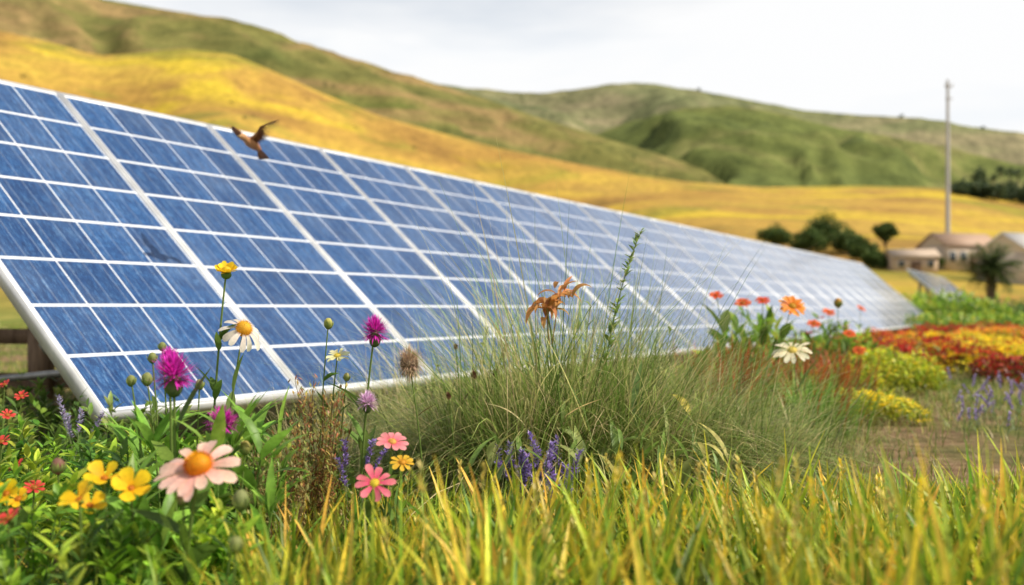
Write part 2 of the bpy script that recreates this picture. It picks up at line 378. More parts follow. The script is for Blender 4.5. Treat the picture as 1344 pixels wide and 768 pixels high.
# foreground grass
def fg(n,px0,px1,y0,y1,slope,w0,w1,cols,p,bend=(.0,1.0),lo=.5):
    y=rng.uniform(y0,y1,n);x=lx(rng.uniform(px0,px1,n),y)
    cl=vn(x*9,y*9,31);cl2=vn(x*4,y*4,88);x=x+ (vn(x*14,y*14,5)-.5)*.05
    px=x/y*F+672
    h=(.61-slope*y)*rng.uniform(lo,1.08,n)*(.62+.30*cl+.22*cl2)+.02*sm(1000,1300,px)
    c=pick(cols,n,.2,p)*(.66+.6*cl[:,None])
    tip=np.where(rng.random((n,1))<.45,np.array([[1.75,1.22,1.0]]),np.array([[1.25,1.15,.9]]))
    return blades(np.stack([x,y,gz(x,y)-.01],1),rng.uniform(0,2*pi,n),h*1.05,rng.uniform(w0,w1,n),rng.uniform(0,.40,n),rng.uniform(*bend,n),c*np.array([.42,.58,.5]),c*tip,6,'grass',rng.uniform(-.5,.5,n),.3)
FG=[(.18,.31,.03),(.29,.38,.035),(.44,.44,.05),(.58,.46,.09),(.10,.22,.03)]
mb=MB()
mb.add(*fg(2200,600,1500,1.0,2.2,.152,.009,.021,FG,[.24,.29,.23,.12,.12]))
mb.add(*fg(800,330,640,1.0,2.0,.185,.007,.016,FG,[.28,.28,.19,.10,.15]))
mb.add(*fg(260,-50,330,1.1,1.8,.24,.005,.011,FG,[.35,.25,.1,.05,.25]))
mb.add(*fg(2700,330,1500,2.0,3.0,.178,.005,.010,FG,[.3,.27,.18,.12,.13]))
n=110
for i in range(n):
    y=rng.uniform(1.1,2.2);px_=rng.uniform(500,1400);x=lx(px_,y);h=(.60-.165*y)*rng.uniform(.6,1.0)
    b0=np.array([x,y,0]);tp=b0+np.array([rng.normal(0,.03),rng.normal(0,.03),h])
    pts=[b0,(b0+tp)/2+[.005,0,.01],tp];tube(mb,pts,.0014,.001,(.25,.33,.06),(.4,.42,.1),4)
    m_=12;f_=np.linspace(0,1,m_)[:,None];dd=(tp-b0)/np.linalg.norm(tp-b0)
    k0,k1=((.42,.36,.08),(.60,.46,.12)) if rng.random()<.6 else ((.60,.44,.04),(.75,.58,.05))
    mb.add(*blades(tp-dd*.035*(1-f_),rng.uniform(0,2*pi,m_),.014,.006,.45,.3,var(k0,m_),var(k1,m_),2,'leaf'))
mb.build('foreground_grass',MF)
# arching fine grass clumps
def tuft(mb,px,y,rad,h,n,cols,p=None,w=.0022,core=.1,bend=(.4,2.2),lean=(.0,.85),segs=7,M=None):
    x=lx(px,y);r=np.abs(rng.normal(0,core,n));a=rng.uniform(0,2*pi,n)
    bx=x+r*np.cos(a);by=y+r*np.sin(a)
    az=a+rng.normal(0,.8,n)
    cl=vn(a*3.2+px,r*14,9)                     # locks of blades of unequal length and tone
    L_=(.35+.75*rng.random(n)**1.3)*h*1.25*(.72+.6*cl)
    c=pick(cols,n,.25,p)*(.6+.8*vn(a*4+px,r*18,15)[:,None])
    le=rng.uniform(*lean,n);be=rng.uniform(*bend,n)
    up_=rng.random(n)<.10;le=np.where(up_,le*.4,le);be=np.where(up_,be*.3,be)
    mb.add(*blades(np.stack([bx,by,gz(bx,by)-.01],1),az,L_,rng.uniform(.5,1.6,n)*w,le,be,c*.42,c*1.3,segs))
TG=[(.19,.28,.06),(.30,.36,.10),(.46,.43,.18),(.12,.20,.04),(.62,.50,.28)]
PT=[.27,.25,.18,.18,.12]
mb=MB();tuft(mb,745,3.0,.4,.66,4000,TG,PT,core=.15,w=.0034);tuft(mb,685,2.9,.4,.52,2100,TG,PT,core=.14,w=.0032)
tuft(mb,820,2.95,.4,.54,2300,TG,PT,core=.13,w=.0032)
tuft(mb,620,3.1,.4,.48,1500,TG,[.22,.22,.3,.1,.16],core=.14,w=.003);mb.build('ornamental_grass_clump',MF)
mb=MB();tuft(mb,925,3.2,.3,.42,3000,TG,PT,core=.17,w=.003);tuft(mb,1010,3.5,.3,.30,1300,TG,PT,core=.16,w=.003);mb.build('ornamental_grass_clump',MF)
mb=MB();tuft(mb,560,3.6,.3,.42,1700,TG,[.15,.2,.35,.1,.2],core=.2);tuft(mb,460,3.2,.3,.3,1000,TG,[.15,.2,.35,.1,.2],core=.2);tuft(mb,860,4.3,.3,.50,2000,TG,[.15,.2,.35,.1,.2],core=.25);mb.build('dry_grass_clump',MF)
# -------- helpers for flowers
def curve(a,b,sag=(0,0,0),n=10):
    a=np.asarray(a,float);b=np.asarray(b,float);t=np.linspace(0,1,n)[:,None]
    c=np.array([a[0]*.8+b[0]*.2,a[1]*.8+b[1]*.2,b[2]*.55])+np.asarray(sag)
    return (1-t)**2*a+2*t*(1-t)*c+t*t*b
def stemleaves(mb,pts,n,L,W,col,f0=.1,f1=.8,lean=.7,bend=.9,prof='leaf'):
    f=rng.uniform(f0,f1,n);i=f*(len(pts)-1);i0=np.floor(i).astype(int);b=pts[i0]+(pts[np.minimum(i0+1,len(pts)-1)]-pts[i0])*(i-i0)[:,None]
    c=var(col,n,.2)
    mb.add(*blades(b,rng.uniform(0,2*pi,n),L*rng.uniform(.6,1.2,n),W*rng.uniform(.7,1.2,n),rng.normal(lean,.25,n),rng.uniform(.2,1,n)*bend,c*.8,c*1.15,5,prof,rng.normal(0,.3,n),.25))
def petals(mb,pos,dirn,n,r0,L,W,lean,bend,c0,c1,jl=.08,prof='petal',segs=6,layers=1):
    R=frame_to(dirn)
    for k_ in range(layers):
        a=np.arange(n)*2*pi/n+k_*pi/n+rng.normal(0,.07,n)
        b=np.stack([r0*np.cos(a),r0*np.sin(a),0*a],1)
        V,Fc,C=blades(b,a,L*(1+rng.normal(0,jl,n))*(1-.15*k_),W*rng.uniform(.85,1.15,n),lean-.2*k_+rng.normal(0,jl,n),bend+rng.normal(0,jl*2.5,n),var(c0,n,.08,.03),var(c1,n,.08,.03),segs,prof,rng.normal(0,.15,n),.22)
        mb.add(V,Fc,C,R,pos)
def cone(mb,pos,dirn,r,h,c0,c1,n=130):
    R=frame_to(dirn);ball(mb,pos,(r*.92,r*.92,h*.92),c0,c1,12,8,R)
    i=np.arange(n)+.5;th=np.arccos(1-i/n);ph=i*2.39996
    d=np.stack([np.sin(th)*np.cos(ph),np.sin(th)*np.sin(ph),np.cos(th)],1)
    b=d*np.array([r,r,h])*.88
    cc=np.where((th<.7)[:,None],np.asarray(c1)[None],np.asarray(c0)[None])*(1+rng.normal(0,.2,(n,1)))
    V,Fc,C=blades(b,ph,r*.28,r*.12,th,0,cc*.6,cc*1.3,1)
    mb.add(V,Fc,C,R,pos)
SG=(.13,.22,.045)
def head(px,py,y): return np.array([lx(px,y),y,lz(py,y)])
def plant(px,py,y,bx=None,leaves=8,LL=.09,LW=.018,sr=.0024,lc=SG,f1=.75,lean=.6):
    h=head(px,py,y);b=np.array([lx(bx if bx else px-10,y+.04),y+.04,-.01]);mb=MB()
    pts=curve(b,h);tube(mb,pts,sr*1.2,sr*.8,SG,(.2,.28,.07),6)
    if leaves: stemleaves(mb,pts,leaves,LL,LW,lc,.05,f1,lean)
    return mb,h
def done(mb,name,mat=None): return mb.build(name,mat or MP)
mb,h=plant(262,614,1.5,235,10,.11,.028,.0032)
petals(mb,h+[0,0,.0],(-.08,-.60,1),17,.014,.052,.018,1.4,.50,(.84,.42,.34),(.88,.62,.52));cone(mb,h+[0,-.004,.004],(-.08,-.60,1),.022,.021,(.72,.22,.02),(.85,.42,.02),300);done(mb,'coneflower')
mb,h=plant(320,432,2.1,285,8,.09,.02,.0026)
petals(mb,h,(.5,-.6,.75),12,.012,.042,.013,1.7,1.0,(.74,.66,.58),(.82,.76,.66));cone(mb,h,(.5,-.6,.75),.019,.019,(.75,.33,.03),(.85,.52,.05));done(mb,'coneflower')
mb,h=plant(297,356,2.1,272,9,.08,.016,.0028)
petals(mb,h,(.1,-.5,1),16,.008,.02,.010,1.2,-.3,(.78,.50,.02),(.85,.65,.03),layers=2);ball(mb,h-[0,0,.008],(.012,.012,.01),(.14,.25,.04));cone(mb,h,(.1,-.5,1),.012,.012,(.75,.5,.02),(.85,.62,.04));done(mb,'yellow_daisy')
def thistle(px,py,y,r,bx,col=(.52,.02,.36),name='thistle',lv=8):
    mb,h=plant(px,py,y,bx,lv,.12,.028,.003)
    ball(mb,h-[0,0,r*.55],(r*.4,r*.4,r*.5),(.1,.17,.05),(.2,.25,.1),10,7,None,.05)
    n=420;th=rng.uniform(0,2.0,n);ph=rng.uniform(0,2*pi,n)
    b=h-[0,0,r*.2]+np.stack([np.cos(ph)*np.sin(th),np.sin(ph)*np.sin(th),np.cos(th)],1)*r*.25
    c=pick([col,np.array(col)*1.35,np.array(col)*.65],n,.15)
    mb.add(*blades(b,ph,r*rng.uniform(.55,1.1,n),r*.085,th,rng.uniform(-.5,.7,n),c*.7,c*1.5+.03,3,'leaf'))
    return done(mb,name)
thistle(228,490,1.75,.042,232)
thistle(492,434,2.3,.038,470)
thistle(292,553,1.8,.03,262,lv=10)
thistle(222,470,1.8,.022,228,lv=2)
thistle(482,527,2.2,.026,470,(.60,.38,.55),'thistle',4)
def daisy(px,py,y,dirn,n,L,W,c0,c1,cc,cr,name,bx=None,lv=8,bend=.25,lean=1.45,layers=1,LL=.08,LW=.014):
    mb,h=plant(px,py,y,bx,lv,LL,LW,.0022)
    petals(mb,h,dirn,n,cr*.7,L,W,lean,bend,c0,c1,layers=layers);cone(mb,h,dirn,cr,cr*.6,cc,np.array(cc)*1.2);ball(mb,h-np.array(dirn)/np.linalg.norm(dirn)*.005,(cr*.7,)*3,SG)
    return done(mb,name)
daisy(492,634,1.75,(.05,-1,.75),9,.029,.014,(.74,.07,.18),(.88,.26,.30),(.75,.58,.06),.009,'pink_cosmos',470)
daisy(515,580,1.95,(.25,-.5,1),10,.028,.013,(.76,.12,.18),(.88,.36,.36),(.7,.4,.1),.009,'pink_cosmos',500)
daisy(528,607,1.9,(.2,-.6,1),9,.018,.010,(.7,.35,.03),(.8,.5,.05),(.6,.3,.03),.008,'orange_daisy',515)
daisy(443,467,2.3,(.0,-.45,1),14,.024,.009,(.78,.72,.35),(.84,.8,.5),(.75,.6,.1),.009,'white_daisy',425)
daisy(1040,460,3.9,(-.2,-.6,1),14,.068,.021,(.82,.75,.45),(.86,.8,.58),(.75,.6,.15),.021,'cream_daisy',1050,bend=.6,LL=.14,LW=.026)
daisy(1040,402,4.5,(.1,-.8,.8),16,.05,.018,(.80,.24,.03),(.86,.36,.06),(.55,.3,.03),.02,'orange_daisy',1005,layers=2,LL=.2,LW=.04)
daisy(940,388,4.7,(0,-.5,1),10,.028,.014,(.74,.07,.02),(.82,.18,.04),(.5,.1,.02),.014,'red_zinnia',960,LL=.2,LW=.05,layers=2)
daisy(1001,395,4.8,(0,-.5,1),10,.03,.014,(.64,.05,.02),(.77,.13,.04),(.5,.1,.02),.014,'red_zinnia',1000,LL=.2,LW=.05,layers=2)
for (px,py,y) in((1088,410,6.5),(1130,405,8),(1128,460,6),(975,398,5.2),(1068,425,6),(1115,438,6.4)):
    daisy(px,py,y,(rng.normal(0,.4),-.6,1),9,.035,.018,(.64,.06,.02),(.8,.2,.05),(.5,.15,.02),.016,'red_zinnia',px-6,LL=.16,LW=.04,layers=2)
for (px,py,y,s) in((137,628,1.55,1.1),(172,641,1.5,1.1),(104,656,1.45,1),(118,664,1.5,.9),(8,648,1.6,.8),(24,655,1.7,.7)):
    daisy(px,py,y,(rng.normal(0,.4),-.7,rng.uniform(.6,1.2)),5,.026*s,.021*s,(.82,.42,.01),(.88,.62,.02),(.5,.18,.02),.006,'yellow_poppy',px+8,14,.1,1.1,1,.07,.016)
for (px,py,y) in((6,505,3.0),(10,545,2.6),(2,580,2.2),(28,520,2.9),(22,612,2.0),(45,640,1.9),(12,680,1.5)):
    daisy(px,py,y,(rng.normal(0,.3),-.6,1),8,.016,.009,(.6,.03,.03),(.75,.1,.08),(.4,.15,.03),.007,'red_daisy',px-5,8,.2,1.2,1,.06,.014)
def bud(px,py,y,r,c0,c1,bx,lv=4,name='flower_bud'):
    mb,h=plant(px,py,y,bx,lv,.07,.013,.002)
    ball(mb,h,(r*.9,r*.9,r*1.15),c0,c1,12,9,None,.04)
    n=16;a=np.arange(n)*2.4
    mb.add(*blades(h-np.array([0,0,r*.95])+np.stack([np.cos(a),np.sin(a),0*a],1)*r*.3,a,r*rng.uniform(1.2,2.2,n),r*.5,1.1,-1.3,var((.18,.27,.07),n),var((.34,.38,.12),n),4,'leaf'))
    done(mb,name)
G1=(.16,.24,.06);G2=(.32,.34,.12)
for a in((431,425,2.3,.012,G1,(.6,.55,.15),415),(316,657,1.45,.014,G1,(.30,.32,.13),285),(172,500,1.9,.010,G1,G2,200),(193,498,1.95,.012,G1,G2,215),(200,470,2.0,.010,G1,G2,215),(76,612,1.7,.013,(.3,.12,.1),(.25,.14,.1),80),(322,588,1.8,.012,G1,(.4,.33,.1),310),(213,455,2.1,.009,G1,G2,225),(262,505,2.0,.010,G1,G2,255),(240,655,1.5,.010,G1,(.5,.3,.2),245),(310,715,1.3,.010,G1,G2,300),(455,495,2.3,.009,G1,(.45,.4,.15),440),(1100,398,5.6,.025,(.3,.3,.05),(.6,.3,.05),1098)): bud(*a)
def seed(px,py,y,r,bx,col):
    mb,h=plant(px,py,y,bx,2,.07,.01,.0022,(.3,.24,.12))
    ball(mb,h,r*.5,np.array(col)*.5,np.array(col)*.7,8,6)
    n=700;i=np.arange(n)+.5;th=np.arccos(1-2*i/n);ph=i*2.39996
    d=np.stack([np.sin(th)*np.cos(ph),np.sin(th)*np.sin(ph),np.cos(th)],1)
    mb.add(*blades(h+d*r*.4,ph,r*rng.uniform(.35,.85,n),r*.05,th,rng.normal(0,.4,n),var(np.array(col)*.6,n),var(np.array(col)*1.5,n),2))
    mb.build('dried_seedhead',MD)
seed(537,477,2.4,.046,560,(.54,.40,.27));seed(622,492,2.7,.014,640,(.25,.13,.07));seed(650,490,2.9,.014,660,(.22,.12,.07));seed(589,519,2.6,.012,600,(.2,.1,.06));seed(598,455,2.8,.010,610,(.3,.2,.1))
# dried lily
mb,h=plant(718,405,2.6,745,3,.1,.014,.003,(.2,.25,.07));
tube(mb,curve(h,h+[.03,0,.03],(0,0,.03),6),.0025,.0015,(.3,.22,.08))
n=18;c=var((.60,.28,.10),n,.2)
mb.add(*blades(np.repeat((h+[0,0,-.01])[None],n,0)+rng.normal(0,.014,(n,3)),rng.uniform(0,2*pi,n),rng.uniform(.05,.10,n),.018,rng.uniform(.0,1.2,n),rng.uniform(1.2,3.0,n),c*.8,c*1.25,8,'leaf',rng.normal(0,.6,n),.5))
n=12;c=var((.62,.31,.12),n,.15)
mb.add(*blades(np.repeat((h+[.045,0,.03])[None],n,0)+rng.normal(0,.012,(n,3)),rng.uniform(0,6.28,n),rng.uniform(.05,.09,n),.014,rng.uniform(.1,1.2,n),rng.uniform(.6,2.2,n),c*.8,c*1.25,8,'leaf',rng.normal(0,.6,n),.5))
mb.build('dried_lily',MP)
mb=MB();hT=head(842,303,2.7);pts=curve((lx(775,2.75),2.75,0),hT,(.0,0,.1),16)
tube(mb,pts,.003,.0012,SG,(.25,.3,.08),5)
n=150;f=rng.uniform(.4,1,n);ii=f*15;i0=np.minimum(ii.astype(int),14);bb=pts[i0]+(pts[i0+1]-pts[i0])*(ii-i0)[:,None]
c=var((.24,.33,.09),n,.2);mb.add(*blades(bb,rng.uniform(0,2*pi,n),.06*(1.35-f)*rng.uniform(.5,1.3,n),.012*(1.35-f)+.002,rng.uniform(.5,1.3,n),.6,c*.8,c*1.2,4,'leaf'))
mb.build('tall_weed',MF)
mb=MB()
for px,py,y in((862,455,2.9),(845,470,3.0),(640,430,3.2),(760,425,3.0),(790,440,3.1),(575,470,3.1),(775,400,2.8),(700,440,2.9),(880,430,3.1),(665,450,3.0)):
    h=head(px,py,y);pts=curve((lx(px-20,y),y,0),h,n=12);tube(mb,pts,.002,.001,(.3,.3,.1),n=4);stemleaves(mb,pts,22,.035,.008,(.24,.3,.09),.5,1)
mb.build('wild_stems',MF)
mb=MB()
def lv(px,py,y,az,L_,W_,lean,bend,c):
    mb.add(*blades([head(px,py,y)],az,L_,W_,lean,bend,c,np.array(c)*1.3,8,'leaf',0,.3))
lv(835,560,2.75,1.2,.2,.035,.1,.5,(.13,.2,.06));lv(768,600,2.6,2.6,.14,.045,.3,1.4,(.30,.36,.14));lv(800,600,2.55,-.3,.13,.04,.4,1.5,(.2,.28,.08))
lv(740,548,2.45,.2,.11,.012,1.0,.3,(.62,.44,.2));lv(905,545,2.8,2.,.12,.03,.6,1,(.5,.42,.08));lv(690,560,2.5,2.8,.14,.012,.7,.9,(.45,.38,.2));lv(830,640,2.5,.5,.15,.03,.2,.9,(.16,.26,.05))
for i in range(60): lv(rng.uniform(590,960),rng.uniform(590,655),rng.uniform(2.3,2.75),rng.uniform(0,6.28),rng.uniform(.06,.15),rng.uniform(.01,.03),rng.uniform(0,.6),rng.uniform(.3,1.6),pick([(.14,.22,.05),(.26,.3,.1),(.4,.36,.12)],1)[0])
mb.build('broadleaf_weed',MF)
mb=MB()
for i in range(165):
    y=rng.uniform(1.35,2.6);px=rng.uniform(-40,340);hh=rng.uniform(.15,.33)*(.9 if px<230 else .8)
    b=np.array([lx(px,y),y,0]);tp=b+np.array([rng.normal(0,.04),rng.normal(0,.04),hh]);pts=curve(b,tp,n=8);tube(mb,pts,.0022,.0012,SG,n=4)
    col=[(.16,.32,.03),(.26,.42,.035),(.40,.50,.05),(.10,.22,.03)][rng.integers(4)]
    stemleaves(mb,pts,34,.045,.014,col,.2,1.0,.75,.8)
mb.build('leafy_shrub',MF)
mb=MB()
for i in range(20):
    y=rng.uniform(1.6,2.1);px=rng.uniform(140,350);hh=rng.uniform(.16,.32)
    b=np.array([lx(px,y),y,0]);tp=b+np.array([rng.normal(0,.04),0,hh]);pts=curve(b,tp,n=8);tube(mb,pts,.003,.002,SG,n=5)
    stemleaves(mb,pts,11,.11,.024,(.19,.34,.05),.3,1.0,.4,1.0)
for px,y in((200,1.9),(330,2.0),(305,1.9)):
    n=9;b=np.repeat([[lx(px,y),y,lz(595,y)]],n,0);c=var((.16,.30,.04),n);mb.add(*blades(b,rng.uniform(0,6.28,n),rng.uniform(.10,.16,n),.024,rng.uniform(.1,.5,n),rng.uniform(.3,1.3,n),c,c*1.4,8,'leaf',0,.3))
mb.build('broadleaf_plant',MF)
mb=MB()
for i in range(150):
    y=rng.uniform(2.7,4.4);px=rng.uniform(-80,210) ;hh=rng.uniform(.12,.30)
    b=np.array([lx(px,y),y,0]);tp=b+np.array([rng.normal(0,.05),rng.normal(0,.05),hh]);pts=curve(b,tp,n=6);tube(mb,pts,.002,.001,SG,n=4)
    stemleaves(mb,pts,22,.05,.016,[(.09,.17,.03),(.16,.26,.04),(.22,.28,.06)][rng.integers(3)],.2,1.0)
mb.build('leafy_shrub',MF)
def heather(px,y,hmin,hmax,n,sp,cols,name,mat=None,stem=(.2,.12,.06)):
    mb=MB()
    for i in range(n):
        x=lx(px,y)+rng.normal(0,sp);yy=y+rng.normal(0,sp*.7);hh=rng.uniform(hmin,hmax)
        b=np.array([x*.6+lx(px,y)*.4,yy,0]);tp=np.array([x+rng.normal(0,.03),yy,hh]);pts=curve(b,tp,n=8);tube(mb,pts,.0018,.0008,stem,n=4)
        k_=70;f=rng.uniform(.35,1,k_);q=f*7;i0=np.minimum(q.astype(int),6);bb=pts[i0]+(pts[i0+1]-pts[i0])*(q-i0)[:,None]+rng.normal(0,.008,(k_,3))
        c=pick(cols,k_,.2);mb.add(*blades(bb,rng.uniform(0,6.28,k_),.016,.0055,rng.uniform(.2,1.2,k_),.3,c*.7,c*1.3,2,'leaf'))
    mb.build(name,mat or MF)
heather(405,2.2,.18,.42,42,.06,[(.34,.23,.07),(.42,.34,.10),(.26,.30,.07),(.34,.14,.07)],'dry_heather')
heather(350,2.0,.15,.32,18,.05,[(.26,.2,.07),(.3,.28,.10),(.2,.25,.07)],'dry_heather')
def lav(px0,px1,y0,y1,n,h0,h1,name='lavender',col=(.26,.19,.44)):
    mb=MB()
    for i in range(n):
        y=rng.uniform(y0,y1);x=lx(rng.uniform(px0,px1),y);hh=rng.uniform(h0,h1)
        b=np.array([x,y,0]);tp=b+np.array([rng.normal(0,.05),rng.normal(0,.03),hh]);pts=curve(b,tp,n=7);tube(mb,pts,.0016,.001,(.2,.26,.1),n=4)
        k_=56;f=np.linspace(0,1,k_);dd=(pts[-1]-pts[-2]);dd/=np.linalg.norm(dd);bb=tp-dd*(f[:,None])*.065
        c=var(col,k_,.25);mb.add(*blades(bb,rng.uniform(0,6.28,k_),.014,.007,rng.uniform(.4,1.3,k_),.2,c*.7,c*1.4,2,'leaf'))
        stemleaves(mb,pts,6,.05,.004,(.24,.3,.14),.0,.5)
    mb.build(name,MF)
lav(655,765,2.3,2.45,28,.17,.27)
lav(455,470,2.2,2.3,4,.2,.3,'lavender')
lav(90,110,2.6,2.8,5,.25,.36,'lavender',(.4,.35,.5))
lav(1250,1370,4.2,5.6,38,.10,.24,'lavender',(.30,.24,.42))
def spiky(px,y,h,n,core,cols,p,name='red_blood_grass',w=.012,lean=(0,.5)):
    mb=MB();x=lx(px,y);r=np.abs(rng.normal(0,core,n));a=rng.uniform(0,2*pi,n);bx=x+r*np.cos(a);by=y+r*np.sin(a)
    c=pick(cols,n,.2,p);g_=np.tile([.14,.25,.04],(n,1))
    mb.add(*blades(np.stack([bx,by,gz(bx,by)],1),a+rng.normal(0,.5,n),rng.uniform(.4,1.1,n)*h,w*rng.uniform(.6,1.2,n),rng.uniform(*lean,n),rng.uniform(0,.9,n),g_,c,6,'grass',0,.2));mb.build(name,MF)
RC=[(.46,.03,.02),(.6,.06,.03),(.32,.02,.02),(.18,.32,.05),(.5,.2,.05)]
spiky(962,4.6,.46,380,.11,RC,[.30,.20,.18,.22,.10],w=.016,lean=(0,.5));spiky(1065,4.3,.34,460,.11,[(.16,.31,.05),(.24,.40,.07),(.5,.05,.03),(.36,.48,.12)],[.4,.25,.15,.2],'spiky_grass_clump')
spiky(1035,5.2,.42,300,.15,RC,None,w=.016);spiky(1100,5.8,.36,260,.15,RC,[.35,.25,.2,.1,.1])
def mound(name,px,y,rx,ry,h,n,Ls,Ws,cols,p=None,top=None,ntop=0,tl=.03,mat=None):
    mb=MB();x=lx(px,y)
    def pts(n,lo):
        a=rng.uniform(0,2*pi,n);r=np.sqrt(rng.random(n))*(.75+.5*vn(a*1.3,a*0+px,3));xx=x+rx*r*np.cos(a);yy=y+ry*r*np.sin(a)
        hh=h*np.sqrt(np.clip(1-r**2*.9,0.02,1))*(.5+1.0*fbm(xx*5,yy*5,int(px)))
        return np.stack([xx,yy,gz(xx,yy)+hh*rng.uniform(lo,1,n)],1),a
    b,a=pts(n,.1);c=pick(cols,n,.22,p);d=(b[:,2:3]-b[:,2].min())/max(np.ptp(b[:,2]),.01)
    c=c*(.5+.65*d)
    mb.add(*blades(b,rng.uniform(0,2*pi,n),Ls*rng.uniform(.6,1.3,n),Ws,rng.uniform(.1,1.4,n),rng.uniform(0,.9,n),c*.85,c*1.2,3,'leaf',rng.normal(0,.5,n)))
    if ntop:
        b,a=pts(ntop,.9);c=pick(top,ntop,.15)
        for k_ in range(5):
            mb.add(*blades(b+[0,0,.01],k_*1.2566+a,tl,tl*.6,rng.uniform(.9,1.3,ntop),.2,c*.85,c*1.15,2,'leaf'))
    mb.build(name,mat or MF)
LG=[(.14,.26,.03),(.22,.36,.04),(.36,.44,.05)]
YG=[(.28,.38,.03),(.44,.50,.04),(.58,.54,.05)];YT=[(.74,.56,.02),(.78,.62,.04)];RT=[(.46,.025,.015),(.56,.06,.02),(.36,.02,.02)];RB=[(.25,.035,.02),(.38,.06,.03),(.17,.20,.03)]
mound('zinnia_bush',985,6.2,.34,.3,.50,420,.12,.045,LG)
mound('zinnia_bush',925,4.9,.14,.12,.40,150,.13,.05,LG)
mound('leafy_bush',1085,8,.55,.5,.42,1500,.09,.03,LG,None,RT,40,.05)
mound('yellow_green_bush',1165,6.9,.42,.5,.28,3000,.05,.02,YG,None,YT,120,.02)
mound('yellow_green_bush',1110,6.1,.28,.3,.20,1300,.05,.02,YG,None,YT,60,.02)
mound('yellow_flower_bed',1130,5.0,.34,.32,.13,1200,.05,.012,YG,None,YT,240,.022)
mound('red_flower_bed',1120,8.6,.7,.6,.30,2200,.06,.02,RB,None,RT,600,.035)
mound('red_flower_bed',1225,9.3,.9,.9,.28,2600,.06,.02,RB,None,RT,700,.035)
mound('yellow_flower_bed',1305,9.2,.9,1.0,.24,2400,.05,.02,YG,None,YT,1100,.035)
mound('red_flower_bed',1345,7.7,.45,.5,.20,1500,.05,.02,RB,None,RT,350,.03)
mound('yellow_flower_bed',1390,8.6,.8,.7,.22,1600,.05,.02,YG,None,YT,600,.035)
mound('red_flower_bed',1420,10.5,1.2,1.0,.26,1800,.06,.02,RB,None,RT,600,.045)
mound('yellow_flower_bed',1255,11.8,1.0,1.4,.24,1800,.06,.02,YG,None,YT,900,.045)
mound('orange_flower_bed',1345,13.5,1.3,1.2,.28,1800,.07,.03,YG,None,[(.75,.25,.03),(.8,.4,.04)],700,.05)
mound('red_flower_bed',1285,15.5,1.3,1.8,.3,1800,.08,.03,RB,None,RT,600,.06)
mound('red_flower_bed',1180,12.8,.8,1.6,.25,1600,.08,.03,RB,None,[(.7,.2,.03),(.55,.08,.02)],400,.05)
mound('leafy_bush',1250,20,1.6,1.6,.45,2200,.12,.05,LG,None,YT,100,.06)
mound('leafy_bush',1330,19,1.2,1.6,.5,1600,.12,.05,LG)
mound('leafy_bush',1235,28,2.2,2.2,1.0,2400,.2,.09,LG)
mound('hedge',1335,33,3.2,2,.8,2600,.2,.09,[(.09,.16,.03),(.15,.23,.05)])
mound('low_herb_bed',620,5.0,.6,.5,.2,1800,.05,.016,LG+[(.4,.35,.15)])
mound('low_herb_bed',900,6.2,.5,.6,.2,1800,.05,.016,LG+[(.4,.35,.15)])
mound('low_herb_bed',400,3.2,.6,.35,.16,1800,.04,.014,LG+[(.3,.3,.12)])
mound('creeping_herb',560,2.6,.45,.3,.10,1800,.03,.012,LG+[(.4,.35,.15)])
# ---------------------------------------------------------------- trees
def tree(px,y,h,w,name='tree',n=4200,lo=.12,cols=[(.035,.07,.018),(.055,.10,.025),(.09,.135,.035)],ls=.34,x=None):
    x=lx(px,y) if x is None else x;z=float(gz(x,y));e=bpy.data.objects.new(name,None);sc.collection.objects.link(e)
    mb=MB();c=[.12,.08,.05];tube(mb,[(x,y,z-.3),(x+.05*h*.2,y,z+h*.3),(x,y,z+h*.62)],h*.03,h*.014,c,n=8)
    cl=[]
    for i in range(15):
        a=rng.uniform(0,6.28);r=rng.uniform(.1,.7)*w/2;zz=z+h*(lo+rng.uniform(.12,.66)*(1-lo))
        q=np.array([x+r*np.cos(a),y+r*np.sin(a),zz]);cl.append((q,rng.uniform(.2,.32)*w*.75))
        s=np.array([x,y,z+h*rng.uniform(.15,.4)]);tube(mb,[s,(s+q)/2+[0,0,.03*h],q],h*.011,h*.003,c,n=5)
    cl.append((np.array([x,y,z+h*.8]),w*.22))
    mb.build('trunk',MS,e)
    mb=MB()
    for q,r in cl:
        k_=n//16;d=rng.normal(0,1,(k_,3));d/=np.linalg.norm(d,axis=1)[:,None];b=q+d*r*(rng.random((k_,1))**.5)*[1,1,.85]
        b[:,2]=np.maximum(b[:,2],z+.1)
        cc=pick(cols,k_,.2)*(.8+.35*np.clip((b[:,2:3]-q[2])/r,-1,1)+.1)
        mb.add(*blades(b,rng.uniform(0,6.28,k_),ls*rng.uniform(.6,1.2,k_),ls*.6,rng.uniform(.2,2,k_),.5,cc,cc*1.2,2,'leaf',rng.normal(0,.6,k_)))
    mb.build('foliage',MT,e);return e
TC=[(.05,.09,.022),(.08,.135,.035),(.13,.18,.05)]
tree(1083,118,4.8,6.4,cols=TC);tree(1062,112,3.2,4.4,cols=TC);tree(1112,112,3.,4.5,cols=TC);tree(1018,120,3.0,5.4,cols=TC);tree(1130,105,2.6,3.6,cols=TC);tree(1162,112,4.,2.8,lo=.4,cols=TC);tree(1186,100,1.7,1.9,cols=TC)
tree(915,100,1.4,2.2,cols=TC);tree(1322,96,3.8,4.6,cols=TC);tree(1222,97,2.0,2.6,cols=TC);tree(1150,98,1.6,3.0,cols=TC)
mb=MB()
